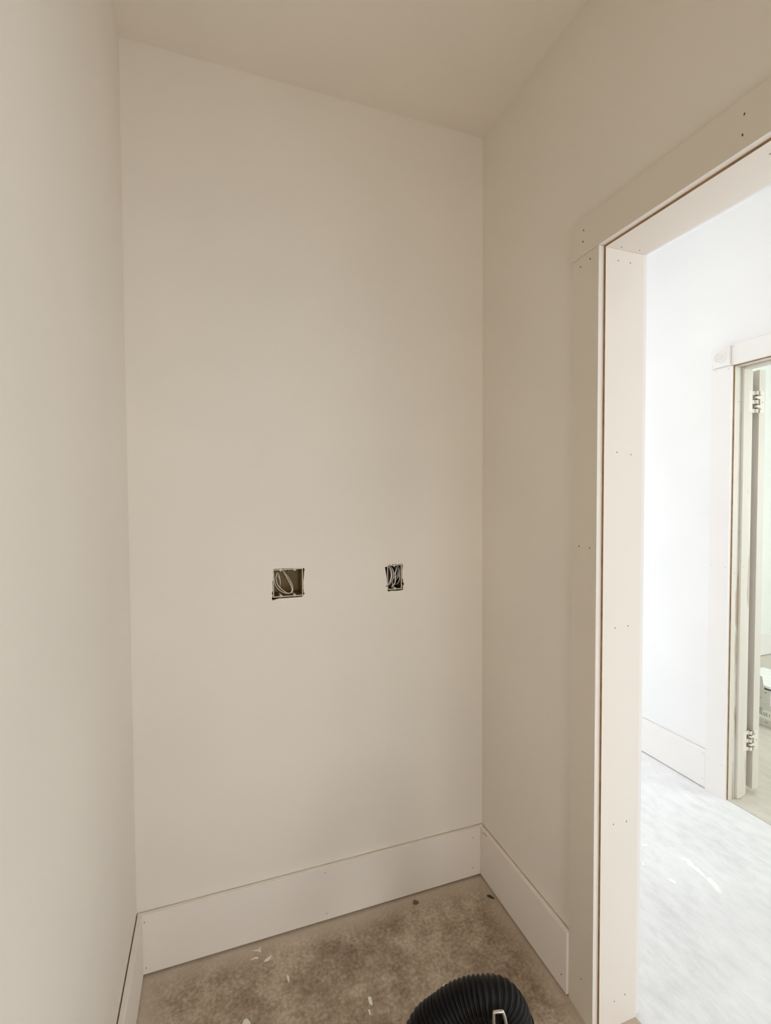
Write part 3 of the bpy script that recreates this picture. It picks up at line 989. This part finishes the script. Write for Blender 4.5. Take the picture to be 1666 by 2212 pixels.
# ------------------------------------------------------------------ cartons in the far room
def strokes(name, lines, origin, sc, r, mat, parent, x):
    """hand-drawn strokes; glyph units -> face of a carton at x, turned upside down (the carton lies on its head)"""
    bm = bmesh.new()
    for ln in lines:
        pts = [Vector((x, origin[0] + p[0] * sc, origin[1] - p[1] * sc)) for p in ln]
        if len(pts) > 2:
            pts = smooth_path(pts, 4)
        tube_bm(bm, pts, r, 6)
    return from_bm(name, bm, mat, parent)


CX = 3.44
lower = empty('carton', (CX + 0.19, 0.48, 0.0))
tag(lower, 'white carton on the far room floor with upside-down marker numbers', 'carton', 'cartons in the far room')
box('body', CX, CX + 0.38, 0.30, 0.66, 0.0005, 0.138, M['carton'], lower, 0.002)
lab = box('label_strip', CX - 0.0008, CX + 0.0004, 0.305, 0.655, 0.046, 0.104, M['tape'], lower)
# digits, each in a 0..0.7 x 0..1 cell; text runs right to left as the carton is upside down
G = {
    '1': [[(0.30, 0.0), (0.32, 1.0)]],
    '3': [[(0.05, 0.92), (0.45, 1.0), (0.55, 0.75), (0.22, 0.55), (0.58, 0.35), (0.48, 0.04), (0.05, 0.05)]],
    '5': [[(0.60, 1.0), (0.15, 0.95), (0.12, 0.60), (0.45, 0.60), (0.55, 0.30), (0.35, 0.02), (0.05, 0.08)]],
    '9': [[(0.55, 0.80), (0.35, 1.0), (0.10, 0.80), (0.30, 0.55), (0.56, 0.80), (0.50, 0.40), (0.42, 0.0)]],
    '8': [[(0.50, 0.85), (0.28, 1.0), (0.10, 0.80), (0.35, 0.52), (0.52, 0.22), (0.28, 0.0), (0.08, 0.20), (0.32, 0.50), (0.50, 0.85)]],
    '0': [[(0.30, 1.0), (0.08, 0.5), (0.30, 0.0), (0.52, 0.5), (0.30, 1.0)]],
}


def text_strokes(s, adv):
    out = []
    for i, ch in enumerate(s):
        for ln in G[ch]:
            out.append([(p[0] + i * adv, p[1]) for p in ln])
    return out


# first digit at smaller y; upside down the glyph's left is towards -y and its top towards the floor
strokes('marker_number', text_strokes('13598', 0.78), (0.3880, 0.0880), 0.0190, 0.0011, M['ink'], lower, CX - 0.0010)
strokes('marker_mark', text_strokes('10', 0.62) + [[(0.65 + 1.0 * math.cos(a), 0.5 + 0.82 * math.sin(a)) for a in [k * 2 * math.pi / 14 for k in range(15)]]],
        (0.4380, 0.1035), 0.0125, 0.0009, M['ink'], lower, CX - 0.0010)
strokes('print', text_strokes('10', 0.7), (0.404, 0.034), 0.0090, 0.0007, M['print'], lower, CX - 0.0004)
upper = empty('carton', (CX + 0.19, 0.52, 0.139))
tag(upper, 'opened white carton with raised flap on top of the numbered carton', 'carton', 'cartons in the far room')
ux0, ux1, uy0, uy1, uz0, uz1 = CX + 0.001, CX + 0.36, 0.3915, 0.665, 0.1385, 0.2290
t = 0.004
box('side_panel', ux0, ux0 + t, uy0, uy1, uz0, uz1, M['carton'], upper)
box('side_panel', ux1 - t, ux1, uy0, uy1, uz0, uz1, M['carton'], upper)
box('side_panel', ux0 + t, ux1 - t, uy0, uy0 + t, uz0, uz1, M['carton_side'], upper)
box('side_panel', ux0 + t, ux1 - t, uy1 - t, uy1, uz0, uz1, M['carton'], upper)
box('bottom_panel', ux0 + t, ux1 - t, uy0 + t, uy1 - t, uz0, uz0 + t, M['carton'], upper)
prism('flap', [(0.665, 0.229), (0.4290, 0.2270), (0.4400, 0.3040), (0.452, 0.3070), (0.665, 0.307)], 'x', ux0 - 0.001, ux0 + 0.003, M['carton'], upper)
box('flap', ux0 + 0.02, ux1, uy0 - 0.003, uy0 + 0.001, uz1, uz1 + 0.006, M['carton_side'], upper)
strokes('print', text_strokes('10', 0.7), (0.440, 0.176), 0.0100, 0.0006, M['print'], upper, CX + 0.0006)
prism('arrow_print', [(0.4280, 0.2085), (0.4130, 0.2085), (0.4170, 0.2160)], 'x', CX + 0.0004, CX + 0.0012, M['print'], upper)
foam = box('foam_sheet', CX + 0.012, CX + 0.35, 0.399, 0.655, 0.236, 0.252, M['foam'], None, 0.004)
tag(foam, 'white foam sheet lying in the opened carton of the far room', 'packing foam')
